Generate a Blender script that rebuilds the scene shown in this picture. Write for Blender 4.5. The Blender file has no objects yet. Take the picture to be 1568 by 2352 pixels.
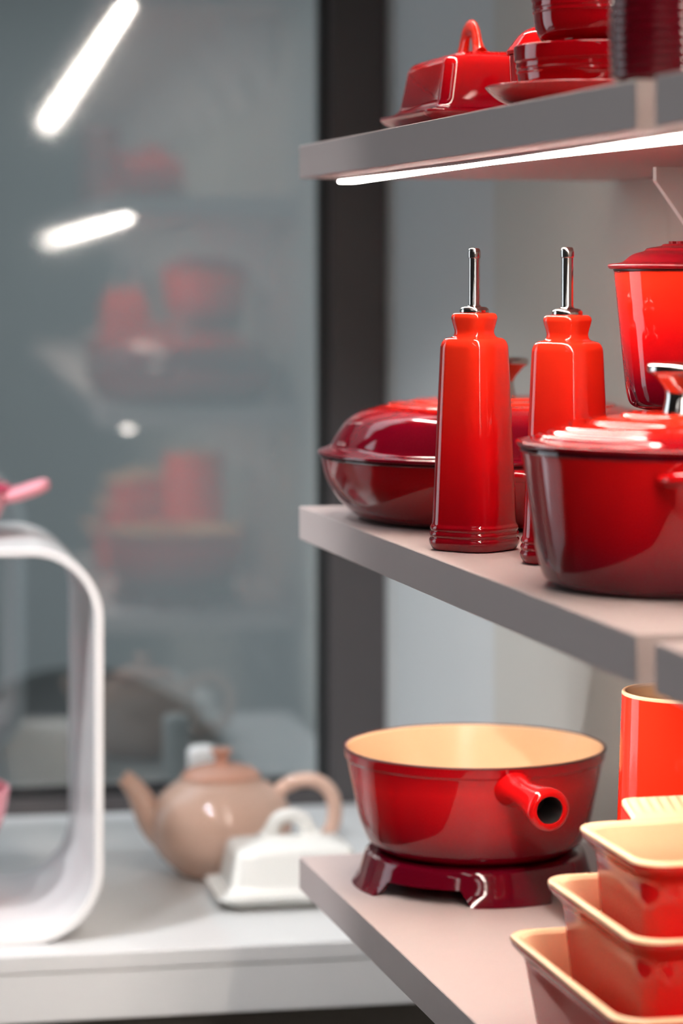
import bpy, math, random
from mathutils import Vector, Matrix

random.seed(7)
scene = bpy.context.scene
COL = scene.collection

# ------------------------------------------------------------------ camera
TH = math.atan(1524 / 6300)                 # yaw of the lens from the shelf run
cam_d = bpy.data.cameras.new('camera')
cam = bpy.data.objects.new('camera', cam_d)
COL.objects.link(cam)
cam.location = (-0.5731, -2.5397, 1.46)
cam.rotation_euler = (math.pi / 2, 0, -TH)
cam_d.sensor_fit = 'VERTICAL'
cam_d.sensor_height = 36.0
cam_d.lens = 6300 * 36 / 2352
cam_d.shift_y = -(1176 - 617) / 2352
cam_d.clip_start = 0.05
cam_d.clip_end = 100
cam_d.dof.use_dof = True
cam_d.dof.focus_distance = 2.17
cam_d.dof.aperture_fstop = 3.7
cam_d.dof.aperture_blades = 0
scene.camera = cam

# ------------------------------------------------------------------ world, exposure
world = bpy.data.worlds.new('daylight')
scene.world = world
world.use_nodes = True
bgn = world.node_tree.nodes['Background']
bgn.inputs[0].default_value = (0.86, 0.92, 1.0, 1)
bgn.inputs[1].default_value = 3.1
vs = scene.view_settings
vs.view_transform = 'Standard'
vs.look = 'None'
vs.exposure = 0.12
vs.gamma = 1.0
vs.use_curve_mapping = False
scene.cycles.max_bounces = 8
scene.cycles.diffuse_bounces = 4
scene.cycles.glossy_bounces = 5
scene.cycles.transparent_max_bounces = 8
scene.cycles.sample_clamp_indirect = 6.0
scene.cycles.caustics_reflective = False
scene.cycles.caustics_refractive = False

LED_STRENGTH = 62.0
CEILING_STRENGTH = 8.5
SPOT_POWER = 170.0


def area_light(name, loc, rot, sx, sy, power, color, portal=False):
    d = bpy.data.lights.new(name, 'AREA')
    d.shape = 'RECTANGLE'
    d.size, d.size_y = sx, sy
    d.energy = power
    d.color = color
    d.cycles.is_portal = portal
    o = bpy.data.objects.new(name, d)
    COL.objects.link(o)
    o.location, o.rotation_euler = loc, rot
    return o


# daylight enters through the big shop window beside the counter (portal: helps the sky find the opening)
area_light('window_daylight_offscreen', (-2.5, 1.10, 1.65), (-math.pi / 2, 0, 0), 2.4, 2.1, 1.0, (1, 1, 1), True)

# ------------------------------------------------------------------ materials
MATS = {}


def lin(r, g, b):
    f = lambda c: c / 12.92 if c <= 0.04045 else ((c + 0.055) / 1.055) ** 2.4
    return (f(r), f(g), f(b), 1)


def base_mat(name):
    m = bpy.data.materials.new(name)
    m.use_nodes = True
    MATS[name] = m
    return m, m.node_tree, m.node_tree.nodes['Principled BSDF']


def plain(name, col, rough=0.5, metal=0.0, noise=0.04, scale=30.0, bump=0.0, coat=0.0, spec=0.5):
    m, nt, p = base_mat(name)
    N, L = nt.nodes, nt.links
    tc = N.new('ShaderNodeTexCoord')
    nz = N.new('ShaderNodeTexNoise')
    nz.inputs['Scale'].default_value = scale
    nz.inputs['Detail'].default_value = 4
    L.new(tc.outputs['Object'], nz.inputs['Vector'])
    rp = N.new('ShaderNodeValToRGB')
    a = [max(0, c * (1 - noise)) for c in col[:3]] + [1]
    b = [min(1, c * (1 + noise)) for c in col[:3]] + [1]
    rp.color_ramp.elements[0].color = a
    rp.color_ramp.elements[1].color = b
    L.new(nz.outputs['Fac'], rp.inputs['Fac'])
    L.new(rp.outputs['Color'], p.inputs['Base Color'])
    p.inputs['Roughness'].default_value = rough
    p.inputs['Metallic'].default_value = metal
    p.inputs['Coat Weight'].default_value = coat
    p.inputs['Coat Roughness'].default_value = 0.05
    p.inputs['Specular IOR Level'].default_value = spec
    if bump:
        bp = N.new('ShaderNodeBump')
        bp.inputs['Strength'].default_value = bump
        bp.inputs['Distance'].default_value = 0.002
        L.new(nz.outputs['Fac'], bp.inputs['Height'])
        L.new(bp.outputs['Normal'], p.inputs['Normal'])
    return m


def glaze(name, stops, z0, z1, rough=0.07, coat=0.0, ripple=0.04):
    """enamel whose colour fades with height: stops are (position, colour)"""
    m, nt, p = base_mat(name)
    N, L = nt.nodes, nt.links
    tc = N.new('ShaderNodeTexCoord')
    sp = N.new('ShaderNodeSeparateXYZ')
    L.new(tc.outputs['Object'], sp.inputs[0])
    nz = N.new('ShaderNodeTexNoise')
    nz.inputs['Scale'].default_value = 22
    L.new(tc.outputs['Object'], nz.inputs['Vector'])
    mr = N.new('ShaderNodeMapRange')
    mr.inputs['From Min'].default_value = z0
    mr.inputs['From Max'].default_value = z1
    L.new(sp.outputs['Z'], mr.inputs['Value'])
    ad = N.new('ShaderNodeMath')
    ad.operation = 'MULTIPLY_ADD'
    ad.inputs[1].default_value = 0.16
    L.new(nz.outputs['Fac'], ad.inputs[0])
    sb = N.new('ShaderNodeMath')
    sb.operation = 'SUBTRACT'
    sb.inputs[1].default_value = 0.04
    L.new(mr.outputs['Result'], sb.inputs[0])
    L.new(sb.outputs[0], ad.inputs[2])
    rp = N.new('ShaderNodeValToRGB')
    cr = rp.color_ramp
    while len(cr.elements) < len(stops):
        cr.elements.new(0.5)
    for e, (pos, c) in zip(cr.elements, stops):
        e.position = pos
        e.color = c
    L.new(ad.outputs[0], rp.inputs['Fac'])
    L.new(rp.outputs['Color'], p.inputs['Base Color'])
    p.inputs['Roughness'].default_value = rough
    p.inputs['Coat Weight'].default_value = coat
    p.inputs['Coat Roughness'].default_value = 0.03
    nz2 = N.new('ShaderNodeTexNoise')
    nz2.inputs['Scale'].default_value = 90
    L.new(tc.outputs['Object'], nz2.inputs['Vector'])
    bp = N.new('ShaderNodeBump')
    bp.inputs['Strength'].default_value = ripple
    bp.inputs['Distance'].default_value = 0.001
    L.new(nz2.outputs['Fac'], bp.inputs['Height'])
    L.new(bp.outputs['Normal'], p.inputs['Normal'])
    return m


def emit(name, col, strength):
    m, nt, p = base_mat(name)
    p.inputs['Base Color'].default_value = (0.8, 0.8, 0.8, 1)
    p.inputs['Emission Color'].default_value = col
    p.inputs['Emission Strength'].default_value = strength
    return m


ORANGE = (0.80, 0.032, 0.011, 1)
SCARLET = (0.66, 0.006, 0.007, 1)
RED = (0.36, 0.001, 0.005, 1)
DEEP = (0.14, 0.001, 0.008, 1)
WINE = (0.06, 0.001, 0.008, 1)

glaze('glaze_bottle', [(0.0, DEEP), (0.18, RED), (0.5, SCARLET), (1.0, ORANGE)], 0, 0.185)
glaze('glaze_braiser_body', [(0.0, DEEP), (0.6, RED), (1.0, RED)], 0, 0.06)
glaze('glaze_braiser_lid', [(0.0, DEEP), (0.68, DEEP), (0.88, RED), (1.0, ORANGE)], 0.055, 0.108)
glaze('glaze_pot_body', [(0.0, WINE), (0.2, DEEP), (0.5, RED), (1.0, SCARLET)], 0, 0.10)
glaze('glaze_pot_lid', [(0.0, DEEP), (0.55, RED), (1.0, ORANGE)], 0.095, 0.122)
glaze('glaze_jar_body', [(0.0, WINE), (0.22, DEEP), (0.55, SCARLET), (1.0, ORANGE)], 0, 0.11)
glaze('glaze_jar_lid', [(0.0, (0.25, 0.001, 0.007, 1)), (1.0, (0.25, 0.001, 0.007, 1))], 0.105, 0.14, rough=0.3)
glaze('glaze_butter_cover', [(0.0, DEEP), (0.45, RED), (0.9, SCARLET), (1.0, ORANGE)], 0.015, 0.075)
glaze('glaze_butter_plate', [(0.0, (0.24, 0.001, 0.007, 1)), (1.0, (0.24, 0.001, 0.007, 1))], 0, 0.02)
glaze('glaze_orange', [(0.0, SCARLET), (1.0, SCARLET)], 0, 0.1)
glaze('glaze_red', [(0.0, (0.50, 0.003, 0.006, 1)), (1.0, (0.50, 0.003, 0.006, 1))], 0, 0.06)
glaze('glaze_bowl', [(0.0, RED), (1.0, RED)], 0.0, 0.05)
glaze('glaze_wine', [(0.0, DEEP), (1.0, DEEP)], 0, 0.16)
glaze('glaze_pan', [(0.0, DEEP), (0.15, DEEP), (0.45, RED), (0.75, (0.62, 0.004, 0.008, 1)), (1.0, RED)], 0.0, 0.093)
glaze('glaze_pan_handle', [(0.0, SCARLET), (1.0, SCARLET)], 0.06, 0.125)
glaze('glaze_trivet', [(0.0, (0.10, 0.001, 0.008, 1)), (1.0, (0.10, 0.001, 0.008, 1))], 0, 0.03)
glaze('glaze_dish', [(0.0, SCARLET), (1.0, SCARLET)], 0, 0.10)
glaze('glaze_pitcher', [(0.0, ORANGE), (1.0, ORANGE)], 0, 0.22)
CREAM = (0.80, 0.52, 0.31, 1)
glaze('enamel_cream', [(0.0, CREAM), (1.0, CREAM)], 0, 0.15, rough=0.22, coat=0.0)
glaze('glaze_teapot', [(0.0, (0.63, 0.42, 0.33, 1)), (1.0, (0.63, 0.42, 0.33, 1))], 0, 0.12, rough=0.05)
glaze('glaze_teapot_lid', [(0.0, (0.62, 0.33, 0.24, 1)), (1.0, (0.62, 0.33, 0.24, 1))], 0.09, 0.135, rough=0.15)
glaze('glaze_white', [(0.0, (0.80, 0.785, 0.74, 1)), (1.0, (0.80, 0.785, 0.74, 1))], 0, 0.07, rough=0.12)
glaze('glaze_pink', [(0.0, (0.76, 0.30, 0.35, 1)), (1.0, (0.76, 0.30, 0.35, 1))], 0, 0.10, rough=0.12)
glaze('glaze_magenta', [(0.0, (0.50, 0.045, 0.105, 1)), (1.0, (0.50, 0.045, 0.105, 1))], 0.03, 0.08, rough=0.15)
plain('cast_iron', (0.07, 0.022, 0.02, 1), 0.35)
plain('socket_black', (0.035, 0.033, 0.032, 1), 0.7)
plain('steel', (0.62, 0.60, 0.58, 1), 0.14, 1.0, noise=0.02)
plain('shelf_laminate', (0.53, 0.44, 0.415, 1), 0.42, noise=0.02, scale=60)
plain('bracket_paint', (0.74, 0.70, 0.68, 1), 0.4, noise=0.02)
plain('profile_metal', (0.6, 0.5, 0.48, 1), 0.35, 0.3)
plain('white_lacquer', (0.80, 0.79, 0.78, 1), 0.22, noise=0.01)
plain('mill_white', (0.74, 0.72, 0.70, 1), 0.6, noise=0.01)
plain('counter_white', (0.68, 0.675, 0.665, 1), 0.28, noise=0.015)
plain('bin_grey', (0.035, 0.036, 0.034, 1), 0.5)
plain('cabinet_taupe', (0.26, 0.235, 0.21, 1), 0.5)
plain('frame_grey', (0.062, 0.055, 0.056, 1), 0.38, noise=0.05)
plain('gasket_black', (0.008, 0.009, 0.010, 1), 0.5)
plain('wall_beige', (0.40, 0.38, 0.345, 1), 0.75, noise=0.015, scale=6)
plain('wall_bluegrey', (0.43, 0.435, 0.43, 1), 0.75, noise=0.015, scale=6)
plain('wall_trim', (0.46, 0.47, 0.46, 1), 0.6, noise=0.01)
plain('wall_store', (0.16, 0.155, 0.15, 1), 0.8, noise=0.02, scale=4)
plain('ceiling_paint', (0.2, 0.195, 0.19, 1), 0.85, noise=0.02, scale=4)
plain('floor_screed', (0.12, 0.115, 0.11, 1), 0.35, noise=0.1, scale=5)
plain('vestibule_paint', (0.315, 0.33, 0.325, 1), 0.8, noise=0.05, scale=3)
plain('shade_canopy_brown', (0.105, 0.10, 0.092, 1), 0.8, noise=0.05, scale=3)
emit('led', (1.0, 0.88, 0.79, 1), LED_STRENGTH)
emit('ceiling_lamp', (1.0, 0.97, 0.94, 1), CEILING_STRENGTH)

m, nt, p = base_mat('coated_glass')
nt.nodes.remove(p)
tr = nt.nodes.new('ShaderNodeBsdfTransparent')
tr.inputs[0].default_value = (0.80, 0.86, 0.86, 1)
gl = nt.nodes.new('ShaderNodeBsdfGlossy')
gl.inputs['Color'].default_value = (0.93, 0.97, 0.97, 1)
gl.inputs['Roughness'].default_value = 0.04
mx = nt.nodes.new('ShaderNodeMixShader')
mx.inputs[0].default_value = 0.26
nt.links.new(tr.outputs[0], mx.inputs[1])
nt.links.new(gl.outputs[0], mx.inputs[2])
nt.links.new(mx.outputs[0], nt.nodes['Material Output'].inputs['Surface'])

m, nt, p = base_mat('clear_glass')
nt.nodes.remove(p)
tr = nt.nodes.new('ShaderNodeBsdfTransparent')
tr.inputs[0].default_value = (0.95, 0.97, 0.97, 1)
gl = nt.nodes.new('ShaderNodeBsdfGlossy')
gl.inputs['Roughness'].default_value = 0.0
mx = nt.nodes.new('ShaderNodeMixShader')
mx.inputs[0].default_value = 0.06
nt.links.new(tr.outputs[0], mx.inputs[1])
nt.links.new(gl.outputs[0], mx.inputs[2])
nt.links.new(mx.outputs[0], nt.nodes['Material Output'].inputs['Surface'])


# ------------------------------------------------------------------ mesh helpers
def make(name, vf, mat, parent=None, smooth=35, mats=None, fmat=None):
    v, f = vf
    me = bpy.data.meshes.new(name)
    me.from_pydata([tuple(a) for a in v], [], f)
    for mm in (mats or [mat]):
        me.materials.append(MATS[mm])
    if fmat:
        for i, k in enumerate(fmat):
            me.polygons[i].material_index = k
    if smooth:
        me.polygons.foreach_set('use_smooth', [True] * len(f))
        me.update()
        me.set_sharp_from_angle(angle=math.radians(smooth))
    me.validate()
    me.update()
    o = bpy.data.objects.new(name, me)
    COL.objects.link(o)
    if parent:
        o.parent = parent
    return o


def thing(name, label, cat, loc=(0, 0, 0), rz=0.0, group=None):
    o = bpy.data.objects.new(name, None)
    o.empty_display_size = 0.05
    COL.objects.link(o)
    o.location = loc
    o.rotation_euler = (0, 0, rz)
    tag(o, label, cat, group)
    return o


def tag(o, label, cat, group=None):
    o['label'] = label
    o['category'] = cat
    if group:
        o['group'] = group
    return o


def structure(o):
    o['kind'] = 'structure'
    return o


def join(*vfs):
    V, F = [], []
    for v, f in vfs:
        k = len(V)
        V += [tuple(a) for a in v]
        F += [tuple(i + k for i in q) for q in f]
    return V, F


def box(x0, x1, y0, y1, z0, z1, b=0.0):
    """box with chamfered edges (b = chamfer)"""
    if b <= 0:
        v = [(x, y, z) for z in (z0, z1) for y in (y0, y1) for x in (x0, x1)]
        return v, [(0, 2, 3, 1), (4, 5, 7, 6), (0, 1, 5, 4), (2, 6, 7, 3), (0, 4, 6, 2), (1, 3, 7, 5)]
    V, F = [], []
    X, Y, Z = (x0, x1), (y0, y1), (z0, z1)
    idx = {}
    for i in (0, 1):
        for j in (0, 1):
            for k in (0, 1):
                sx, sy, sz = (b if i == 0 else -b), (b if j == 0 else -b), (b if k == 0 else -b)
                for ax in range(3):
                    pt = [X[i] + sx, Y[j] + sy, Z[k] + sz]
                    pt[ax] = (X[i], Y[j], Z[k])[ax]
                    idx[(i, j, k, ax)] = len(V)
                    V.append(tuple(pt))
    q = lambda *a: F.append(tuple(idx[t] for t in a))
    for ax in range(3):
        for e in (0, 1):
            c = []
            for (a, bb) in ((0, 0), (1, 0), (1, 1), (0, 1)):
                t = [0, 0, 0]
                t[ax] = e
                o = [n for n in range(3) if n != ax]
                t[o[0]], t[o[1]] = a, bb
                c.append((*t, ax))
            q(*c)
    for ax in range(3):
        o = [n for n in range(3) if n != ax]
        for a in (0, 1):
            for bb in (0, 1):
                t0, t1 = [0, 0, 0], [0, 0, 0]
                t0[ax], t1[ax] = 0, 1
                t0[o[0]] = t1[o[0]] = a
                t0[o[1]] = t1[o[1]] = bb
                q((*t0, o[0]), (*t1, o[0]), (*t1, o[1]), (*t0, o[1]))
    for i in (0, 1):
        for j in (0, 1):
            for k in (0, 1):
                q((i, j, k, 0), (i, j, k, 1), (i, j, k, 2))
    return fixn(V, F)


def fixn(V, F):
    """orient faces of a convex solid outwards"""
    c = sum((Vector(a) for a in V), Vector()) / len(V)
    G = []
    for f in F:
        a, b2, d = Vector(V[f[0]]), Vector(V[f[1]]), Vector(V[f[2]])
        n = (b2 - a).cross(d - a)
        G.append(f if n.dot(a - c) >= 0 else tuple(reversed(f)))
    return V, G


def fillet(pts, n=5):
    """pts: (a, b) or (a, b, radius); rounds the inner corners"""
    out = []
    for i, p_ in enumerate(pts):
        r = p_[2] if len(p_) > 2 else 0
        P = Vector(p_[:2])
        if r <= 0 or i in (0, len(pts) - 1):
            out.append(tuple(P))
            continue
        A, B = Vector(pts[i - 1][:2]) - P, Vector(pts[i + 1][:2]) - P
        t = min(r, A.length * 0.49, B.length * 0.49)
        p0, p1 = P + A.normalized() * t, P + B.normalized() * t
        for k in range(n + 1):
            s = k / n
            out.append(tuple((1 - s) ** 2 * p0 + 2 * s * (1 - s) * P + s * s * p1))
    return out


def lathe(prof, n=72):
    V, F, rows = [], [], []
    for r, z in prof:
        if r < 1e-6:
            rows.append([len(V)])
            V.append((0, 0, z))
        else:
            rows.append(list(range(len(V), len(V) + n)))
            V += [(r * math.cos(2 * math.pi * k / n), r * math.sin(2 * math.pi * k / n), z) for k in range(n)]
    for a, b in zip(rows, rows[1:]):
        for k in range(n):
            k2 = (k + 1) % n
            if len(a) == 1 and len(b) == 1:
                break
            if len(a) == 1:
                F.append((a[0], b[k2], b[k]))
            elif len(b) == 1:
                F.append((a[k], a[k2], b[0]))
            else:
                F.append((a[k], a[k2], b[k2], b[k]))
    return V, F


def rrect(hx, hy, r, z, nc=8):
    r = min(r, hx * 0.999, hy * 0.999)
    L = []
    for cx, cy, a0 in ((hx - r, hy - r, 0), (-hx + r, hy - r, 90), (-hx + r, -hy + r, 180), (hx - r, -hy + r, 270)):
        for k in range(nc + 1):
            a = math.radians(a0 + 90 * k / nc)
            L.append((cx + r * math.cos(a), cy + r * math.sin(a), z))
    return L


def loft(loops, cap0=True, cap1=True):
    V, F = [], []
    n = len(loops[0])
    for l in loops:
        V += l
    for i in range(len(loops) - 1):
        for k in range(n):
            k2 = (k + 1) % n
            F.append((i * n + k, i * n + k2, (i + 1) * n + k2, (i + 1) * n + k))
    if cap0:
        F.append(tuple(reversed(range(n))))
    if cap1:
        F.append(tuple(range((len(loops) - 1) * n, len(loops) * n)))
    return V, F


def sweep(path, rad, n=16, cap=True, up=(0, 0, 1)):
    """rad: per-point radius, or (side, up) half sizes"""
    P = [Vector(a) for a in path]
    loops = []
    u = Vector(up)
    for i, p_ in enumerate(P):
        t = (P[min(i + 1, len(P) - 1)] - P[max(i - 1, 0)]).normalized()
        side = t.cross(u)
        side = side.normalized() if side.length > 1e-5 else Vector((1, 0, 0))
        w = side.cross(t).normalized()
        rr = rad[i] if isinstance(rad, list) else rad
        ra, rb = rr if isinstance(rr, tuple) else (rr, rr)
        loops.append([tuple(p_ + side * ra * math.cos(2 * math.pi * k / n) + w * rb * math.sin(2 * math.pi * k / n)) for k in range(n)])
    v, f = loft(loops, cap, cap)
    return v, [tuple(reversed(q)) for q in f]


def bez(p0, p1, p2, p3, n=12):
    P = [Vector(a) for a in (p0, p1, p2, p3)]
    out = []
    for k in range(n + 1):
        t = k / n
        out.append(tuple((1 - t) ** 3 * P[0] + 3 * t * (1 - t) ** 2 * P[1] + 3 * t * t * (1 - t) * P[2] + t ** 3 * P[3]))
    return out


def xf(vf, M):
    v, f = vf
    return [tuple(M @ Vector(a)) for a in v], f


def text_mesh(body, size, depth):
    cu = bpy.data.curves.new('lettering', 'FONT')
    cu.body = body
    cu.size = size
    cu.extrude = depth
    cu.align_x = 'CENTER'
    cu.align_y = 'CENTER'
    cu.resolution_u = 2
    o = bpy.data.objects.new('lettering', cu)
    COL.objects.link(o)
    bpy.context.view_layer.update()
    me = o.evaluated_get(bpy.context.evaluated_depsgraph_get()).to_mesh()
    v = [tuple(a.co) for a in me.vertices]
    f = [tuple(q.vertices) for q in me.polygons]
    bpy.data.objects.remove(o)
    bpy.data.curves.remove(cu)
    return v, f


def arc_text(word, r, a_mid, step, size, z, depth=0.0012):
    parts = []
    for i, ch in enumerate(word):
        if ch == ' ':
            continue
        a = a_mid - (i - (len(word) - 1) / 2) * step
        M = Matrix.Translation((r * math.cos(a), r * math.sin(a), z)) @ Matrix.Rotation(a - math.pi / 2, 4, 'Z')
        parts.append(xf(text_mesh(ch, size, depth), M))
    return join(*parts)


# ------------------------------------------------------------------ the room
WX = 0.32                         # face of the wall behind the shelves
GA = -math.radians(2.75)          # the glazed front and the counter stand at a slight angle
GP = Vector((WX, 0.90, 0))
GM = Matrix.Translation(GP) @ Matrix.Rotation(GA, 4, 'Z')   # local frame: u along the glazing (negative = away from the wall), v outwards


def placed(o):
    o.matrix_world = GM @ o.matrix_world
    return o


structure(make('floor', box(-5.2, 1.2, -9.2, 3.2, -0.1, 0.0), 'floor_screed', smooth=0))
structure(make('ceiling', box(-5.2, 1.2, -9.2, 1.3, 3.1, 3.2), 'ceiling_paint', smooth=0))
structure(make('wall_left', box(-5.2, -5.0, -9.2, 1.4, 0, 3.1), 'wall_store', smooth=0))
structure(make('wall_back', box(-5.0, 0.6, -9.2, -9.0, 0, 3.1), 'wall_store', smooth=0))
wr = structure(make('wall_right', box(WX + 0.012, 0.6, -9.0, 0.90, 0, 3.1), 'wall_store', smooth=0))
make('wall_panel', box(WX, WX + 0.012, 0.4215, 0.868, 0, 3.1, 0.001), 'wall_bluegrey', wr, smooth=0)
make('wall_panel', box(WX - 0.001, WX + 0.012, -0.140, 0.4205, 0, 3.1, 0.001), 'wall_beige', wr, smooth=0)
make('wall_panel', box(WX - 0.001, WX + 0.012, -1.36, -0.142, 0, 3.1, 0.001), 'wall_beige', wr, smooth=0)
make('wall_panel', box(WX - 0.001, WX + 0.012, -2.58, -1.362, 0, 3.1, 0.001), 'wall_beige', wr, smooth=0)
make('corner_strip', box(WX - 0.003, WX + 0.012, 0.868, 0.897, 0, 3.1, 0.001), 'wall_trim', wr, smooth=0)

# glazed front wall (own frame: u < 0 runs away from the corner)
wf = structure(make('wall_front', join(
    box(-5.4, 0.3, 0.0, 0.12, 2.72, 3.1), box(-5.4, 0.3, 0.0, 0.12, 0.0, 0.55),
    box(-1.62, -1.40, 0.0, 0.12, 0.55, 2.72), box(-5.4, -4.06, 0.0, 0.12, 0.55, 2.72),
    box(0.0, 0.3, 0.0, 0.12, 0.55, 2.72)), 'wall_store', smooth=0))
placed(wf)
win = structure(make('window_1', join(
    box(-0.077, 0.0, -0.005, 0.07, 0.55, 2.72, 0.002), box(-1.40, -1.32, -0.005, 0.07, 0.55, 2.72, 0.002),
    box(-1.32, -0.077, -0.005, 0.07, 0.55, 0.79, 0.002), box(-1.32, -0.077, -0.005, 0.07, 2.64, 2.72, 0.002)), 'frame_grey', smooth=0))
placed(win)
g = make('gasket', join(box(-0.089, -0.077, 0.004, 0.03, 0.79, 2.64), box(-1.32, -1.308, 0.004, 0.03, 0.79, 2.64),
                        box(-1.308, -0.089, 0.004, 0.03, 0.79, 0.803), box(-1.308, -0.089, 0.004, 0.03, 2.627, 2.64)), 'gasket_black', win, smooth=0)
pane = make('pane', ([(-1.308, 0.012, 0.803), (-0.089, 0.012, 0.803), (-0.089, 0.012, 2.627), (-1.308, 0.012, 2.627)], [(0, 1, 2, 3)]), 'coated_glass', win, smooth=0)
win2 = structure(make('window_2', join(
    box(-4.06, -4.0, -0.005, 0.07, 0.55, 2.72), box(-1.68, -1.62, -0.005, 0.07, 0.55, 2.72),
    box(-4.0, -1.68, -0.005, 0.07, 0.55, 0.61), box(-4.0, -1.68, -0.005, 0.07, 2.66, 2.72)), 'frame_grey', smooth=0))
placed(win2)
make('pane', box(-4.0, -1.68, 0.02, 0.03, 0.61, 2.66), 'clear_glass', win2, smooth=0)
# the facade across the passage, seen dimly through the coated pane
vb = structure(make('wall_facade', join(box(-3.4, 1.4, 2.0, 2.1, 0, 3.6), box(1.3, 1.4, 0.12, 2.0, 0, 3.6)), 'vestibule_paint', smooth=0))
make('added_shade_canopy', box(-3.4, 1.3, 1.60, 2.0, 2.32, 2.40, 0.004), 'shade_canopy_brown', vb, smooth=0)  # added above the view to shade the upper part of the facade
placed(vb)

# ceiling lamps: long linear luminaires
for x, y, where in ((-1.0, -2.2, 'over the aisle beside the wall shelves'), (-1.0, -5.2, 'over the aisle near the rear wall'), (-3.0, -4.2, 'midway along the left wall'),
                    (-3.0, -6.9, 'in the rear left part of the shop')):
    t = thing('ceiling_lamp_offscreen', 'long white linear ceiling lamp ' + where, 'lamp', (x, y, 3.1), 0, 'linear ceiling lamps')
    make('housing', box(-0.07, 0.07, -0.95, 0.95, -0.06, 0.0, 0.004), 'white_lacquer', t, smooth=0)
    make('diffuser_offscreen', box(-0.055, 0.055, -0.93, 0.93, -0.072, -0.0605), 'ceiling_lamp', t, smooth=0)

# spotlights aimed at the counter
def spotlight(loc, target, power, col, size, where):
    t = thing('track_spotlight_offscreen', 'small white cylindrical spotlight ' + where, 'spotlight', (loc[0], loc[1], 3.1), 0, 'track spotlights')
    make('stem', lathe([(0.0, 0.0), (0.012, 0.0), (0.012, -(3.1 - loc[2]) + 0.06), (0.0, -(3.1 - loc[2]) + 0.06)][::-1], 16), 'white_lacquer', t)
    d = (Vector(target) - Vector(loc)).normalized()
    M = Matrix.Translation(Vector(loc) - Vector((loc[0], loc[1], 3.1))) @ d.to_track_quat('Z', 'Y').to_matrix().to_4x4()
    make('lamp_head', xf(lathe(fillet([(0.0, -0.13), (0.045, -0.13, 0.01), (0.045, 0.0), (0.041, 0.0), (0.041, -0.03), (0.0, -0.03)]), 24), M), 'white_lacquer', t)
    ld = bpy.data.lights.new('spot_bulb_offscreen', 'SPOT')
    ld.energy = power
    ld.color = col
    ld.spot_size = math.radians(size)
    ld.spot_blend = 0.5
    ld.shadow_soft_size = 0.03
    lo = bpy.data.objects.new('spot_bulb_offscreen', ld)
    COL.objects.link(lo)
    lo.location = loc
    lo.rotation_euler = d.to_track_quat('-Z', 'Y').to_euler()
    return t


spotlight((-1.55, -0.70, 2.75), (-0.1, 0.5, 0.8), SPOT_POWER, (0.92, 0.96, 1.0), 33, 'aimed at the display stand on the counter')
spotlight((-0.85, -0.75, 2.75), (0.0, 0.45, 0.8), SPOT_POWER * 0.30, (0.92, 0.96, 1.0), 33, 'aimed at the white butter dish')
spotlight((-0.75, -0.05, 2.75), (0.0, 0.55, 0.8), SPOT_POWER * 0.2, (0.92, 0.96, 1.0), 33, 'aimed at the teapot')

# ------------------------------------------------------------------ shelves
Z1, Z2, Z3 = 1.5765, 1.2344, 0.9021
Z0 = Z1 + 0.345
TK = 0.031
BAY = 0.941
GAP = 0.034


def shelf(z, y1, label, length=BAY, led=True, strip='led_strip'):
    t = thing('wall_shelf', label, 'shelf', (0, y1, z), 0, 'taupe shelves on the wall')
    make('board', box(0.0, WX - 0.002, -length, 0.0, -TK, 0.0, 0.0007), 'shelf_laminate', t, smooth=0)
    if led:
        ls = make('led_profile', box(0.034, 0.056, -length + 0.006, -0.004, -TK - 0.0022, -TK), 'profile_metal', t, smooth=0)
        make(strip, box(0.037, 0.053, -length + 0.008, -0.006, -TK - 0.0036, -TK - 0.0023, 0.0003), 'led', ls, smooth=0)
    make('edge_band', box(0.0002, WX - 0.0022, -length - 0.0008, -length, -TK + 0.0002, -0.0002), 'shelf_laminate', t, smooth=0)
    for yy in (-0.36, -length + 0.12):
        br = fixn(*join(([(WX - 0.095, yy - 0.004, -TK), (WX - 0.095, yy + 0.004, -TK), (WX - 0.002, yy - 0.004, -TK), (WX - 0.002, yy + 0.004, -TK),
                          (WX - 0.002, yy - 0.004, -TK - 0.125), (WX - 0.002, yy + 0.004, -TK - 0.125), (WX - 0.095, yy - 0.004, -TK - 0.012), (WX - 0.095, yy + 0.004, -TK - 0.012),
                          (WX - 0.012, yy - 0.004, -TK - 0.125), (WX - 0.012, yy + 0.004, -TK - 0.125)],
                         [(0, 2, 4, 8, 6), (1, 7, 9, 5, 3), (0, 1, 3, 2), (2, 3, 5, 4), (4, 5, 9, 8), (8, 9, 7, 6), (6, 7, 1, 0)])))
        make('bracket', br, 'bracket_paint', t, smooth=0)
    return t


shelf(Z0, 0, 'taupe shelf with light strip, above the butter dish and stacked bowls', strip='led_strip_offscreen')
shelf(Z1, 0, 'taupe shelf with glowing light strip, carrying the red butter dish and stacked bowls')
shelf(Z2, 0, 'taupe shelf carrying the two red oil bottles and lidded pots')
shelf(Z3, 0, 'taupe shelf carrying the red saucepan on its trivet and stacked baking dishes', led=False)
shelf(Z0, -BAY - GAP, 'taupe shelf end joining on beyond the gap, above all others in its bay', strip='led_strip_offscreen')
shelf(Z1, -BAY - GAP, 'taupe shelf end with light strip beyond the gap past the ribbed vase')
shelf(Z2, -BAY - GAP, 'taupe shelf end beyond the gap, past the lidded casserole pot')
# the run goes on behind the camera; its strips show in the coated glass
for b, nb in ((2, 'third'), (3, 'fourth')):
    for zz, nl in ((Z0, 'uppermost'), (Z1, 'second highest'), (Z2, 'third highest')):
        shelf(zz, -b * (BAY + GAP), 'taupe %s shelf in the %s bay from the glass front' % (nl, nb), strip='led_strip_offscreen')

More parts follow.
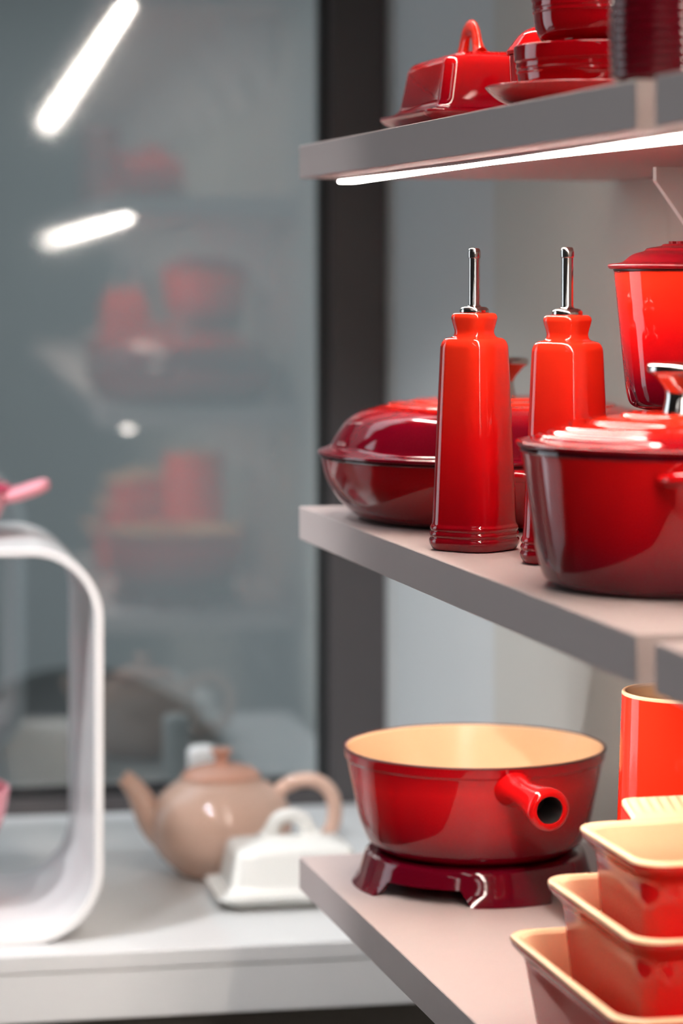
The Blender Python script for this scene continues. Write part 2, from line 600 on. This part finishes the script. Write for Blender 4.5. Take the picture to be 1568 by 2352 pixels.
# ------------------------------------------------------------------ counter (in the frame of the glazing)
ct = thing('display_counter', 'long white display counter below the dark framed glass', 'counter')
CZ = 0.77
D0 = -0.715
make('worktop', box(-2.4, -0.004, D0, -0.007, CZ - 0.018, CZ, 0.001), 'counter_white', ct, smooth=0)
make('front_panel', box(-2.4, -0.004, D0 + 0.001, D0 + 0.30, CZ - 0.068, CZ - 0.0185, 0.001), 'counter_white', ct, smooth=0)
make('cabinet_body', box(-2.36, -0.03, D0 + 0.06, -0.02, 0.0, CZ - 0.0685), 'cabinet_taupe', ct, smooth=0)
placed(ct)

# white display stand
fr = thing('display_stand', 'white glossy open display stand with rounded corners on the counter', 'display stand')
W2, HH, TT = 0.26, 0.405, 0.0095


def ring_loop(y, inset):
    return [(a, y, b + HH / 2) for a, b, _ in rrect(W2 - inset, HH / 2 - inset, 0.075 - inset, 0, 12)]


DEP = 0.29
lp = [ring_loop(0.0, 0.001), ring_loop(0.001, 0), ring_loop(DEP - 0.001, 0), ring_loop(DEP, 0.001), ring_loop(DEP, TT - 0.001), ring_loop(DEP - 0.001, TT), ring_loop(0.001, TT), ring_loop(0.0, TT - 0.001), ring_loop(0.0, 0.001)]
v, f = loft(lp, False, False)
make('band', (v, [tuple(reversed(q)) for q in f]), 'white_lacquer', fr, 30)
fr.location = (-0.1485 - W2, 0.262, CZ + 0.0004)
fr.rotation_euler = (0, 0, GA)


# ------------------------------------------------------------------ pottery builders
def knob(parent, z, s=1.0):
    k = make('knob', lathe(fillet([(0.0, z - 0.002), (0.014 * s, z - 0.002), (0.0125 * s, z + 0.004, 0.002), (0.010 * s, z + 0.016 * s, 0.006), (0.0205 * s, z + 0.0275 * s, 0.003), (0.0245 * s, z + 0.029 * s, 0.003), (0.0245 * s, z + 0.035 * s, 0.003), (0.018 * s, z + 0.0365 * s, 0.004), (0.0, z + 0.0365 * s)]), 48), 'steel', parent)
    return k


def lug(parent, r, z, ang, mat, w=0.045, out=0.032, th=0.0065):
    """loop handle on a pot side"""
    pts = bez((r - 0.006, -w, z), (r + out * 1.25, -w * 0.95, z + 0.003), (r + out * 1.25, w * 0.95, z + 0.003), (r - 0.006, w, z), 18)
    M = Matrix.Rotation(ang, 4, 'Z')
    return make('side_handle', xf(sweep(pts, [(th * 0.95, th * 0.8)] * len(pts), 12), M), mat, parent)


def oil_bottle(loc, rz, label):
    t = thing('oil_bottle', label, 'bottle', loc, rz, 'red oil bottles')
    prof = fillet([(0.0262, 0.0), (0.0276, 0.0005, 0.001), (0.0298, 0.0055, 0.003), (0.0298, 0.0085, 0.002), (0.0285, 0.0101, 0.0012), (0.0296, 0.0118, 0.0012), (0.0296, 0.0138, 0.0012), (0.0283, 0.0153, 0.0012), (0.0293, 0.0168, 0.0012), (0.0292, 0.0188, 0.0015), (0.0280, 0.0206, 0.002), (0.0277, 0.024, 0.002),
                   (0.0224, 0.1640, 0.004), (0.0200, 0.1690, 0.0025), (0.0140, 0.1705, 0.003), (0.0128, 0.1745, 0.003), (0.0155, 0.1862, 0.002), (0.0140, 0.1895, 0.002), (0.0100, 0.1897)], 5)
    loops = [rrect(a * 1.07, a * 1.07, a * 0.69, z, 10) for a, z in prof]
    make('body', loft(loops), 'glaze_bottle', t, 50)
    sp = make('pourer', lathe(fillet([(0.0, 0.1896), (0.0118, 0.1896, 0.0006), (0.0118, 0.1925, 0.001), (0.0095, 0.1945, 0.001), (0.0052, 0.1950, 0.001), (0.0046, 0.1965), (0.0044, 0.234)], 3), 32), 'steel', t)
    make('pourer_cap', lathe(fillet([(0.0046, 0.2335), (0.0051, 0.2340, 0.0003), (0.0051, 0.2390, 0.001), (0.0040, 0.2415, 0.001), (0.0, 0.2418)], 3), 32), 'steel', sp)
    return t


def butter_dish(loc, rz, label, cover, plate, letters=None):
    t = thing('butter_dish', label, 'butter dish', loc, rz, None)
    pr = fillet([(0.066, 0.0), (0.069, 0.001, 0.001), (0.0845, 0.0115, 0.003), (0.0872, 0.0145, 0.0015), (0.0868, 0.0168, 0.001), (0.078, 0.0165, 0.002), (0.074, 0.0160)], 4)
    make('plate', loft([rrect(a, a - 0.0245, 0.016, z) for a, z in pr]), plate, t, 45)
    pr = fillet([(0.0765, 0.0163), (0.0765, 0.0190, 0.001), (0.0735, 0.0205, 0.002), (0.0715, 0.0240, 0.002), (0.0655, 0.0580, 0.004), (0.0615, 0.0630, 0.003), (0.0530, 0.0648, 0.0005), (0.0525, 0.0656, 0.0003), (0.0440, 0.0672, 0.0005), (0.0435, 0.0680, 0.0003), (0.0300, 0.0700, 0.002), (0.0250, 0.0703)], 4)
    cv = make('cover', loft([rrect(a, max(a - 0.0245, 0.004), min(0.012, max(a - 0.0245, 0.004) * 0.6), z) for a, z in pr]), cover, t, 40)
    path = bez((-0.027, 0, 0.065), (-0.017, 0, 0.074), (-0.021, 0, 0.0912), (0.0, 0, 0.0914), 10)
    path += [(-x, y, z) for x, y, z in reversed(path[:-1])]
    rr = []
    for i in range(len(path)):
        e = abs(i / (len(path) - 1) - 0.5) * 2
        rr.append((0.0078 + 0.004 * e ** 3, 0.0036 + 0.0030 * e ** 4))
    make('handle', sweep(path, rr, 14, up=(0, 1, 0.001)), cover, cv, 60)
    if letters:
        for sx in (-1, 1):
            M = Matrix.Translation((sx * 0.047, 0, 0.0664)) @ Matrix.Rotation(sx * math.radians(11), 4, 'Y') @ Matrix.Rotation(sx * math.pi / 2, 4, 'Z')
            make('embossed_lettering', xf(text_mesh(letters, 0.0072, 0.0012), M), cover, cv, 0)
    return t


# camera-facing directions expressed in the room
def cdir(dx, dy):
    return math.atan2(-dx * math.sin(TH) + dy * math.cos(TH), dx * math.cos(TH) + dy * math.sin(TH))


E = 0.0004
# ---- middle shelf
oil_bottle((0.0490, -0.4220, Z2 + E), cdir(-0.629, -0.777), 'red ceramic oil bottle with steel pourer in front of the wide shallow braiser')
oil_bottle((0.0888, -0.5390, Z2 + E), cdir(-0.629, -0.777), 'red ceramic oil bottle with steel pourer between the other bottle and lidded casserole')

br = thing('braiser', 'wide shallow red enamel braiser with domed lid behind the oil bottles', 'pot', (0.148, -0.172, Z2 + E))
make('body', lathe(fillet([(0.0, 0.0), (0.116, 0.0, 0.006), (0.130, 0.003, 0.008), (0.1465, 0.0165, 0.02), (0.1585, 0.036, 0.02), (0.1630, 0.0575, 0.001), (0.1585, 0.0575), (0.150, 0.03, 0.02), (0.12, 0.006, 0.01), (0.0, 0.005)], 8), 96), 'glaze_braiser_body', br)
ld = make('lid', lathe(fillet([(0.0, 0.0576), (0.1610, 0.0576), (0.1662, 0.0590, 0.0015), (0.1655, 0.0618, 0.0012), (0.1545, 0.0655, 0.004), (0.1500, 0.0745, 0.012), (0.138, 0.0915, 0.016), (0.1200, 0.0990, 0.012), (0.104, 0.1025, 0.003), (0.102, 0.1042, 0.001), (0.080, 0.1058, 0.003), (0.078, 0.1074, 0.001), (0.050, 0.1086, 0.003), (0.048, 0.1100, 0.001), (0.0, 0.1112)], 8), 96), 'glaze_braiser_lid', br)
knob(ld, 0.1095)
make('rim_edge', lathe([(0.1632, 0.0560), (0.1640, 0.0568), (0.1640, 0.0574), (0.1600, 0.0575)], 96), 'glaze_trivet', br)
for s in (0, math.pi):
    lug(br, 0.160, 0.050, cdir(0.12, -1) + s, 'glaze_braiser_body')

pt = thing('casserole_pot', 'round red lidded casserole with ringed lid beside the oil bottles', 'pot', (0.1195, -0.702, Z2 + E))
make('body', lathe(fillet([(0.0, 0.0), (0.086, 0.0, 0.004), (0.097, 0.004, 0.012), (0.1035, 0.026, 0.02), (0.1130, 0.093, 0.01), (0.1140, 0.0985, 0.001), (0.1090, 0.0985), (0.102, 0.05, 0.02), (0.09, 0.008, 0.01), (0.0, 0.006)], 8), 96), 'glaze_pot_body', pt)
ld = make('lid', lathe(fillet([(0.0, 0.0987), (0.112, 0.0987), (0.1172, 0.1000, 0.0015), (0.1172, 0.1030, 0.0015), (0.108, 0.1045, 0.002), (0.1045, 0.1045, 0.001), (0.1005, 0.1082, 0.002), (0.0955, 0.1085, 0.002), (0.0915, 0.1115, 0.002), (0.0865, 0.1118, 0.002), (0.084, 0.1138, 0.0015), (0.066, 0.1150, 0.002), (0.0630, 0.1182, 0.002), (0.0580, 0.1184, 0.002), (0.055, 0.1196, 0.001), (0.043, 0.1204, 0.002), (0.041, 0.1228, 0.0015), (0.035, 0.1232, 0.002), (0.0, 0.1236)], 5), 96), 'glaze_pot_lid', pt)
make('rim_edge', lathe([(0.1138, 0.0955), (0.1150, 0.0965), (0.1150, 0.0984), (0.1100, 0.0986)], 96), 'glaze_trivet', pt)
knob(ld, 0.1225)
make('embossed_lettering', arc_text('LE CREUSET', 0.0755, cdir(-0.93, 0.36), math.radians(8.2), 0.011, 0.1146, 0.0016), 'glaze_pot_lid', ld, 0)
for s in (0, math.pi):
    lug(pt, 0.112, 0.083, cdir(0.10, -1) + s, 'glaze_pot_body', 0.036, 0.03)

lo = thing('low_crock', 'low round red crock with flat lid under the tall lidded jar', 'pot', (0.216, -0.518, Z2 + E))
make('body', lathe(fillet([(0.0, 0.0), (0.058, 0.0, 0.004), (0.065, 0.012, 0.012), (0.069, 0.092, 0.001), (0.064, 0.092), (0.06, 0.008, 0.008), (0.0, 0.006)]), 72), 'glaze_pot_body', lo)
make('lid', lathe(fillet([(0.0, 0.0922), (0.0715, 0.0922, 0.002), (0.0715, 0.098, 0.003), (0.066, 0.105, 0.004), (0.062, 0.113, 0.003), (0.0, 0.1140)]), 72), 'glaze_red', lo)

ja = thing('storage_jar', 'tall red enamel jar with dark red lid on a low crock', 'pot', (0.216, -0.518, Z2 + 0.1146 + 2 * E))
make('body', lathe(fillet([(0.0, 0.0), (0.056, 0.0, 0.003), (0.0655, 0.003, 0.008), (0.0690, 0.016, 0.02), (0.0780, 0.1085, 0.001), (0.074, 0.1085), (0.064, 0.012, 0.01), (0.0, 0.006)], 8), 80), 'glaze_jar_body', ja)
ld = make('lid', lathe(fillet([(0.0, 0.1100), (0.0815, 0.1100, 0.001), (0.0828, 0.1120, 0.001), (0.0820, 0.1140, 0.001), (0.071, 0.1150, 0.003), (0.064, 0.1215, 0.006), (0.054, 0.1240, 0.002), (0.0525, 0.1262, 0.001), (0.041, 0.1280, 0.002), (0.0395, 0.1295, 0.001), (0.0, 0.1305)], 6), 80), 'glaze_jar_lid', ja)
make('rim_edge', lathe([(0.0770, 0.1083), (0.0785, 0.1087), (0.0785, 0.1099), (0.0770, 0.1099)], 80), 'cast_iron', ja)
make('embossed_lettering', arc_text('LE CREUSET', 0.0315, cdir(-0.99, -0.1), math.radians(17), 0.0095, 0.1300, 0.0016), 'glaze_jar_lid', ld, 0)

# ---- top shelf
butter_dish((0.0955, -0.2525, Z1 + E), math.pi / 2, 'red ceramic butter dish with loop handle on the upper shelf', 'glaze_butter_cover', 'glaze_butter_plate', 'LE CREUSET')
PL = (0.099, -0.593)
o = tag(make('plate', lathe(fillet([(0.0, 0.0), (0.052, 0.0, 0.001), (0.060, 0.0012, 0.004), (0.0800, 0.0095, 0.012), (0.0888, 0.0180, 0.0015), (0.0875, 0.0192, 0.001), (0.0750, 0.0110, 0.01), (0.055, 0.0070, 0.004), (0.0, 0.0065)], 6), 96), 'glaze_red'), 'round red plate with upturned rim under the two stacked bowls', 'plate')
o.location = (*PL, Z1 + E)
def bowl(prof_r, h, z, label):
    t = thing('bowl', label, 'bowl', (*PL, z), 0, 'stacked red bowls')
    a = prof_r
    make('body', lathe(fillet([(0.0, 0.0), (a * 0.74, 0.0, 0.001), (a * 0.86, 0.003, 0.004), (a * 0.945, h * 0.26, 0.005), (a * 0.965, h * 0.5, 0.001), (a * 0.982, h * 0.52, 0.0006), (a * 0.970, h * 0.57, 0.0006), (a * 0.985, h * 0.60, 0.0006), (a * 0.978, h * 0.68, 0.0006), (a, h * 0.72, 0.0008), (a, h * 0.985, 0.001), (a * 0.97, h, 0.001), (a * 0.93, h * 0.96, 0.002), (a * 0.85, h * 0.2, 0.01), (0.0, h * 0.15)], 4), 80), 'glaze_bowl', t)
    return t
bowl(0.0668, 0.0425, Z1 + 0.0069 + E, 'red bowl with ridged side on the plate, under another bowl')
bowl(0.0540, 0.0470, Z1 + 0.0496 + E, 'dark red bowl with ridged side, topmost of the bowl stack')

mc = thing('mini_casserole', 'small orange red lidded casserole behind the stacked bowls', 'pot', (0.126, -0.420, Z1 + E))
make('body', lathe(fillet([(0.0, 0.0), (0.036, 0.0, 0.003), (0.043, 0.010, 0.01), (0.0455, 0.056, 0.001), (0.042, 0.056), (0.038, 0.008, 0.008), (0.0, 0.005)]), 64), 'glaze_red', mc)
ld = make('lid', lathe(fillet([(0.0, 0.0562), (0.0470, 0.0562, 0.0008), (0.0478, 0.0590, 0.001), (0.0455, 0.0620, 0.002), (0.036, 0.0750, 0.012), (0.015, 0.0830, 0.01), (0.0, 0.0836)], 6), 64), 'glaze_orange', mc)
make('knob', lathe(fillet([(0.0, 0.0825), (0.006, 0.0825, 0.001), (0.005, 0.088, 0.002), (0.011, 0.092, 0.002), (0.011, 0.096, 0.002), (0.0, 0.0975)]), 32), 'glaze_orange', ld)

pr = [(0.0, 0.0), (0.035, 0.0), (0.038, 0.002)]
k = 0
z = 0.004
while z < 0.150:
    b = 0.0395 + 0.0015 * math.sin(z / 0.15 * math.pi * 2.2)
    pr += [(b, z), (b + 0.0014, z + 0.0014), (b + 0.0018, z + 0.0027), (b + 0.0014, z + 0.0040)]
    z += 0.0055
pr += [(0.038, z), (0.036, z + 0.001), (0.034, z - 0.002), (0.032, 0.01), (0.0, 0.008)]
o = tag(make('ribbed_vase', lathe(pr, 80), 'glaze_wine', smooth=60), 'dark burgundy ribbed vase standing at the shelf joint', 'vase')
o.location = (0.0455, -0.888, Z1 + E)

# ---- bottom shelf: saucepan on trivet
PX = (0.1328, -0.138)
tv = thing('trivet', 'dark red enamel trivet with arched feet under the saucepan', 'trivet', (*PX, Z3 + E), cdir(0, -1))
n = 360


def foot(a):
    """bottom edge height: 0 on the feet, raised in the arches; a in degrees from the camera side"""
    d = (a + 30) % 90
    d = min(d, 90 - d)          # arch centred at -30, 60 ...
    return 0.0135 * max(0.0, min(1.0, (25.5 - d) / 5.0))


V, F = [], []
rows = 9
for i in range(n):
    a = 360 * i / n
    zb = foot(a)
    ca, sa = math.cos(math.radians(a)), math.sin(math.radians(a))
    ro = lambda zz: 0.1000 + 0.0085 * (1 - zz / 0.028) + 0.0035 * max(0, 1 - zz / 0.008) ** 2
    col = [(0.0, 0.0295), (0.088, 0.0300), (0.0965, 0.0298), (0.0995, 0.0280)]
    col += [(ro(zb + (0.026 - zb) * (1 - k / 5)), zb + (0.026 - zb) * (1 - k / 5)) for k in range(6)]
    col += [(ro(zb) - 0.004, zb), (0.0955, 0.0255), (0.0, 0.0255)]
    for r, z in col[1:-1]:
        V.append((r * ca, r * sa, z))
m_ = len(V) // n
for i in range(n):
    j = (i + 1) % n
    for k in range(m_ - 1):
        F.append((i * m_ + k, i * m_ + k + 1, j * m_ + k + 1, j * m_ + k))
F.append(tuple(i * m_ for i in range(n)))
F.append(tuple(i * m_ + m_ - 1 for i in reversed(range(n))))
make('ring', (V, F), 'glaze_trivet', tv, 24)

sp = thing('saucepan', 'red enamel saucepan with cream inside and short socket handle on the trivet', 'saucepan', (*PX, Z3 + 0.0308), cdir(0, -1))
# local z measured from the pan base; rim at 0.093
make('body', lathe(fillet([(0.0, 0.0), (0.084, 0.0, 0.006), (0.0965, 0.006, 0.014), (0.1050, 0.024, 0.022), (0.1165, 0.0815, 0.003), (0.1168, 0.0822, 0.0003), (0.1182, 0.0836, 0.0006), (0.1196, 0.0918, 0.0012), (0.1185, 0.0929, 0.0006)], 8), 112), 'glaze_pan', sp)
make('interior', lathe(fillet([(0.1172, 0.0926, 0.0006), (0.1160, 0.0915, 0.002), (0.1080, 0.045, 0.03), (0.096, 0.008, 0.01), (0.0, 0.005)][::-1], 8), 112), 'enamel_cream', sp)
make('rim_edge', lathe(fillet([(0.1196, 0.0916), (0.1195, 0.0932, 0.0008), (0.1170, 0.0932, 0.0008), (0.1168, 0.0920)], 4), 112), 'cast_iron', sp)
ha = cdir(0.255, -0.967) - cdir(0, -1)
HM = Matrix.Rotation(ha, 4, 'Z')
hz, hl = 0.0745, 0.215
path = [(0.108, 0, hz - 0.001), (0.117, 0, hz - 0.0005), (0.126, 0, hz), (0.138, 0, hz), (0.155, 0, hz - 0.0005), (0.175, 0, hz - 0.001), (0.190, 0, hz - 0.0015), (0.198, 0, hz - 0.0015), (0.203, 0, hz - 0.0015), (0.207, 0, hz - 0.0015), (0.209, 0, hz - 0.0015)]
rad = [(0.020, 0.016), (0.0175, 0.0155), (0.0150, 0.0135), (0.0128, 0.0120), (0.0128, 0.0122), (0.0150, 0.0148), (0.0168, 0.0168), (0.0178, 0.0178), (0.0182, 0.0182), (0.0177, 0.0177), (0.0158, 0.0158)]
outer = sweep(path, rad, 32, cap=False)
ep = [(0.209, 0, hz - 0.0015), (0.2098, 0, hz - 0.0015), (0.2092, 0, hz - 0.0015)]
N_ = 32
lastloop = outer[0][-N_:]
cen = Vector((0.209, 0, hz - 0.0015))
V, F = list(outer[0]), list(outer[1])
ri = 0.0117
for rr, xx in ((0.0136, 0.2100), (ri, 0.2092), (ri - 0.0002, 0.2070)):
    s = len(V)
    for q in lastloop:
        d = (Vector(q) - cen)
        d.x = 0
        d.normalize()
        V.append((xx, d.y * rr, cen.z + d.z * rr))
    for k in range(N_):
        k2 = (k + 1) % N_
        F.append((s - N_ + k2, s - N_ + k, s + k, s + k2))
hd = make('handle', xf((V, F), HM), 'glaze_pan_handle', sp, 50)
make('socket', xf(sweep([(0.2072, 0, hz - 0.0015), (0.19, 0, hz - 0.0015), (0.165, 0, hz - 0.0015)], [0.0116, 0.0112, 0.0095], 32, cap=True), HM), 'socket_black', hd, 50)
# turn the socket inside out so that the hollow is seen
so = hd.children[0].data
so.flip_normals()
import bmesh
bm = bmesh.new()
bm.from_mesh(so)
bm.faces.ensure_lookup_table()
big = [q for q in bm.faces if len(q.verts) > 8]
big.sort(key=lambda q: (q.calc_center_median().xy - Vector((0, 0))).length)
bmesh.ops.delete(bm, geom=[big[-1]], context='FACES_ONLY')
bm.to_mesh(so)
bm.free()


# ---- baking dishes
def baking_dish(cx, cy, z, hx, hy, h, label, tab=0.047):
    t = thing('baking_dish', label, 'baking dish', (cx, cy, z), 0, 'nested red baking dishes')
    hr = 0.022
    o_pr = fillet([(-0.030, 0.0), (-0.022, 0.0015, 0.003), (-0.0165, 0.012, 0.008), (-0.0095, h - 0.020, 0.002), (-0.0085, h - 0.0150, 0.003), (-0.0012, h - 0.0070, 0.003), (0.0, h - 0.0025, 0.0008)], 5)
    make('body', loft([rrect(hx + d, hy + d, hr + d * 0.2, zz) for d, zz in o_pr], True, False), 'glaze_dish', t, 45)
    r_pr = fillet([(0.0, h - 0.0025), (-0.0004, h - 0.0004, 0.0008), (-0.0025, h, 0.001), (-0.0060, h - 0.0005, 0.001), (-0.0085, h - 0.0030)], 4)
    make('rim', loft([rrect(hx + d, hy + d, hr + d * 0.2, zz) for d, zz in r_pr], False, False), 'enamel_cream', t, 45)
    i_pr = fillet([(-0.0085, h - 0.0030), (-0.0140, h - 0.020, 0.005), (-0.0230, 0.018, 0.008), (-0.032, 0.0115, 0.004), (-0.045, 0.0110)], 6)
    make('interior', loft([rrect(hx + d, hy + d, max(hr + d * 0.2, 0.008), zz) for d, zz in i_pr], False, True), 'enamel_cream', t, 45)
    # handles: ridged tabs on both ends
    for sg in (1, -1):
        w0 = hx - tab
        nu, nv = 96, 10
        V, F, M_ = [], [], []
        for side in (0, 1):
            for j in range(nv + 1):
                vv = j / nv
                w = w0 + 0.014 * (1 - min(1, vv / 0.30)) ** 2 - 0.0045 * max(0, (vv - 0.75) / 0.25) ** 2.5 + 0.002 * vv
                for i in range(nu + 1):
                    uu = -1 + 2 * i / nu
                    x = uu * w
                    edge = max(0.0, 1 - (1 - abs(uu)) * w / 0.004)
                    yy = -0.006 + 0.034 * vv
                    zz = h - 0.0008 + 0.0125 * vv ** 1.3
                    if side == 0:
                        rid = 0.0007 * math.sin(x / 0.0078 * 2 * math.pi) * max(0, min(1, (vv - 0.35) / 0.2)) * max(0, min(1, (0.98 - vv) / 0.15))
                        zz += rid - 0.002 * edge ** 2 - 0.002 * max(0, (vv - 0.92) / 0.08) ** 2
                    else:
                        zz -= 0.0062 - 0.002 * edge ** 2 - 0.0022 * max(0, (vv - 0.9) / 0.1) ** 2
                    V.append((x, sg * (hy + yy), zz))
        S = (nu + 1) * (nv + 1)
        P = lambda s, j, i: s * S + j * (nu + 1) + i
        for j in range(nv):
            for i in range(nu):
                F.append((P(0, j, i), P(0, j, i + 1), P(0, j + 1, i + 1), P(0, j + 1, i)))
                M_.append(0)
                F.append((P(1, j, i), P(1, j + 1, i), P(1, j + 1, i + 1), P(1, j, i + 1)))
                M_.append(1)
        for j in range(nv):
            for i in (0, nu):
                F.append((P(0, j, i), P(0, j + 1, i), P(1, j + 1, i), P(1, j, i)))
                M_.append(1)
        for i in range(nu):
            F.append((P(0, nv, i), P(0, nv, i + 1), P(1, nv, i + 1), P(1, nv, i)))
            M_.append(0)
        make('handle', (V, F), None, t, 60, ['enamel_cream', 'glaze_dish'], M_)
    return t


baking_dish(0.0105 + 0.1275, -0.625 - 0.1275, Z3 + E, 0.1275, 0.1275, 0.076, 'large red baking dish with cream inside, lowest of the nested stack', 0.062)
baking_dish(0.031 + 0.105, -0.650 - 0.1025, Z3 + 0.0116, 0.105, 0.1025, 0.1090, 'red baking dish with cream inside, between the largest and smallest dishes', 0.062)
baking_dish(0.047 + 0.085, -0.675 - 0.0720, Z3 + 0.0232, 0.085, 0.0720, 0.1395, 'smallest red baking dish with ridged handle, topmost of the nested stack')

# ---- pitcher
pc = thing('pitcher', 'tall orange red pitcher with cream inside behind the baking dishes', 'pitcher', (0.1965, -0.5136, Z3 + E), cdir(0, -1))
make('body', lathe(fillet([(0.0, 0.0), (0.053, 0.0, 0.003), (0.0585, 0.004, 0.004), (0.0570, 0.08, 0.05), (0.0520, 0.224, 0.001), (0.0508, 0.2262, 0.001)], 6), 80), 'glaze_pitcher', pc)
make('rim', lathe(fillet([(0.0520, 0.2242), (0.0515, 0.2268, 0.001), (0.0490, 0.2268, 0.001), (0.0482, 0.2240)], 4), 80), 'enamel_cream', pc)
make('interior', lathe(fillet([(0.0, 0.008), (0.049, 0.008, 0.006), (0.052, 0.05, 0.03), (0.0482, 0.2245)], 6), 80), 'enamel_cream', pc)
path = bez((0.049, 0, 0.196), (0.100, 0, 0.205), (0.105, 0, 0.110), (0.054, 0, 0.105), 16)
HMp = Matrix.Rotation(math.radians(16), 4, 'Z')
make('handle', xf(sweep(path, [(0.0085, 0.0055)] * len(path), 14, up=(0, 1, 0)), HMp), 'glaze_pitcher', pc, 60)

# ------------------------------------------------------------------ things on the counter
tp = thing('teapot', 'beige pink glazed teapot with curved spout on the white counter', 'teapot', (0.0299, 0.5366, CZ + E), cdir(-1, -0.08))
make('body', lathe(fillet([(0.0, 0.0), (0.046, 0.0, 0.002), (0.051, 0.003, 0.006), (0.078, 0.028, 0.028), (0.083, 0.062, 0.025), (0.074, 0.088, 0.022), (0.052, 0.104, 0.008), (0.047, 0.106, 0.002), (0.047, 0.110, 0.001), (0.044, 0.110)], 8), 80), 'glaze_teapot', tp)
path = bez((0.058, 0, 0.045), (0.088, 0, 0.060), (0.086, 0, 0.092), (0.112, 0, 0.111), 14)
make('spout', sweep(path, [(0.024 - 0.0145 * (k / 14) ** 0.8, 0.028 - 0.018 * (k / 14) ** 0.8) for k in range(15)], 20, up=(0, 1, 0)), 'glaze_teapot', tp, 60)
path = bez((-0.062, 0, 0.088), (-0.088, 0, 0.118), (-0.142, 0, 0.108), (-0.128, 0, 0.052), 12)[:-1] + bez((-0.128, 0, 0.052), (-0.120, 0, 0.030), (-0.092, 0, 0.024), (-0.062, 0, 0.030), 8)
make('handle', sweep(path, [(0.0085, 0.0062)] * len(path), 14, up=(0, 1, 0)), 'glaze_teapot', tp, 60)
ld = make('lid', lathe(fillet([(0.0, 0.1095), (0.0445, 0.1095, 0.001), (0.0450, 0.1130, 0.002), (0.036, 0.1200, 0.006), (0.018, 0.1245, 0.004), (0.0, 0.1250)], 6), 64), 'glaze_teapot_lid', tp)
make('knob', lathe(fillet([(0.0, 0.1235), (0.0085, 0.1235, 0.001), (0.0070, 0.1330, 0.004), (0.0125, 0.1385, 0.002), (0.0125, 0.1415, 0.0015), (0.0, 0.1425)], 5), 32), 'glaze_teapot_lid', ld)

cy = thing('pepper_mill', 'small white cylindrical mill standing behind the teapot', 'mill', (0.058, 0.800, CZ + E))
make('body', lathe(fillet([(0.0, 0.0), (0.0190, 0.0, 0.002), (0.0190, 0.062, 0.001), (0.0180, 0.063)], 4), 40), 'mill_white', cy)
make('cap', lathe(fillet([(0.0, 0.0632), (0.0182, 0.0632, 0.0004), (0.0186, 0.066, 0.001), (0.0186, 0.094, 0.004), (0.0140, 0.0985, 0.003), (0.0, 0.0990)], 5), 40), 'mill_white', cy)

butter_dish((0.0775, 0.391, CZ + E), GA, 'white ceramic butter dish with loop handle on the white counter', 'glaze_white', 'glaze_white')

# pink ware on and in the display stand
FL = Vector((-0.325, 0.415, 0))
pk = thing('pink_casserole', 'shallow pink casserole with deep pink lid on top of the display stand', 'pot', (FL.x, FL.y, CZ + HH + 3 * E), cdir(1, 0.05))
make('body', lathe(fillet([(0.0, 0.0), (0.070, 0.0, 0.004), (0.082, 0.006, 0.01), (0.102, 0.043, 0.01), (0.104, 0.047, 0.001), (0.099, 0.047), (0.085, 0.012, 0.01), (0.0, 0.006)], 6), 72), 'glaze_pink', pk)
ld = make('lid', lathe(fillet([(0.0, 0.0472), (0.102, 0.0472, 0.001), (0.1035, 0.0500, 0.001), (0.095, 0.0545, 0.004), (0.06, 0.0630, 0.02), (0.0, 0.0660)], 6), 72), 'glaze_magenta', pk)
make('knob', lathe(fillet([(0.0, 0.065), (0.009, 0.065, 0.001), (0.008, 0.075, 0.003), (0.016, 0.082, 0.002), (0.016, 0.088, 0.002), (0.0, 0.090)], 5), 32), 'glaze_magenta', ld)
for s in (0, math.pi):
    pts = [(0.095, 0, 0.041), (0.108, 0, 0.043), (0.120, 0, 0.047), (0.132, 0, 0.051), (0.139, 0, 0.053), (0.142, 0, 0.0535)]
    make('side_handle', xf(sweep(pts, [(0.040, 0.009), (0.036, 0.009), (0.033, 0.009), (0.029, 0.0085), (0.022, 0.007), (0.008, 0.003)], 20), Matrix.Rotation(s, 4, 'Z')), 'glaze_pink', pk, 60)

o = tag(make('pink_bowl', lathe(fillet([(0.0, 0.0), (0.040, 0.0, 0.002), (0.043, 0.004, 0.002), (0.040, 0.012, 0.004), (0.070, 0.045, 0.03), (0.094, 0.092, 0.02), (0.099, 0.124, 0.002), (0.095, 0.124), (0.088, 0.085, 0.02), (0.05, 0.025, 0.02), (0.0, 0.016)], 7), 72), 'glaze_pink'), 'pink footed bowl standing inside the white display stand', 'bowl')
o.location = (FL.x, FL.y, CZ + TT + 2 * E)

# ------------------------------------------------------------------ behind the coated glass
bn = thing('lounge_pouf', 'large dark grey domed pouf seat standing behind the coated glass', 'pouf', (0.09, 2.12, 0))
make('base', lathe(fillet([(0.0, 0.0), (0.30, 0.0, 0.01), (0.30, 0.03, 0.005), (0.0, 0.03)], 4), 64), 'gasket_black', bn)
make('cushion', lathe(fillet([(0.0, 0.031), (0.34, 0.031, 0.05), (0.41, 0.20, 0.12), (0.37, 0.46, 0.14), (0.22, 0.70, 0.14), (0.08, 0.77, 0.08), (0.0, 0.775)], 8), 64), 'bin_grey', bn)
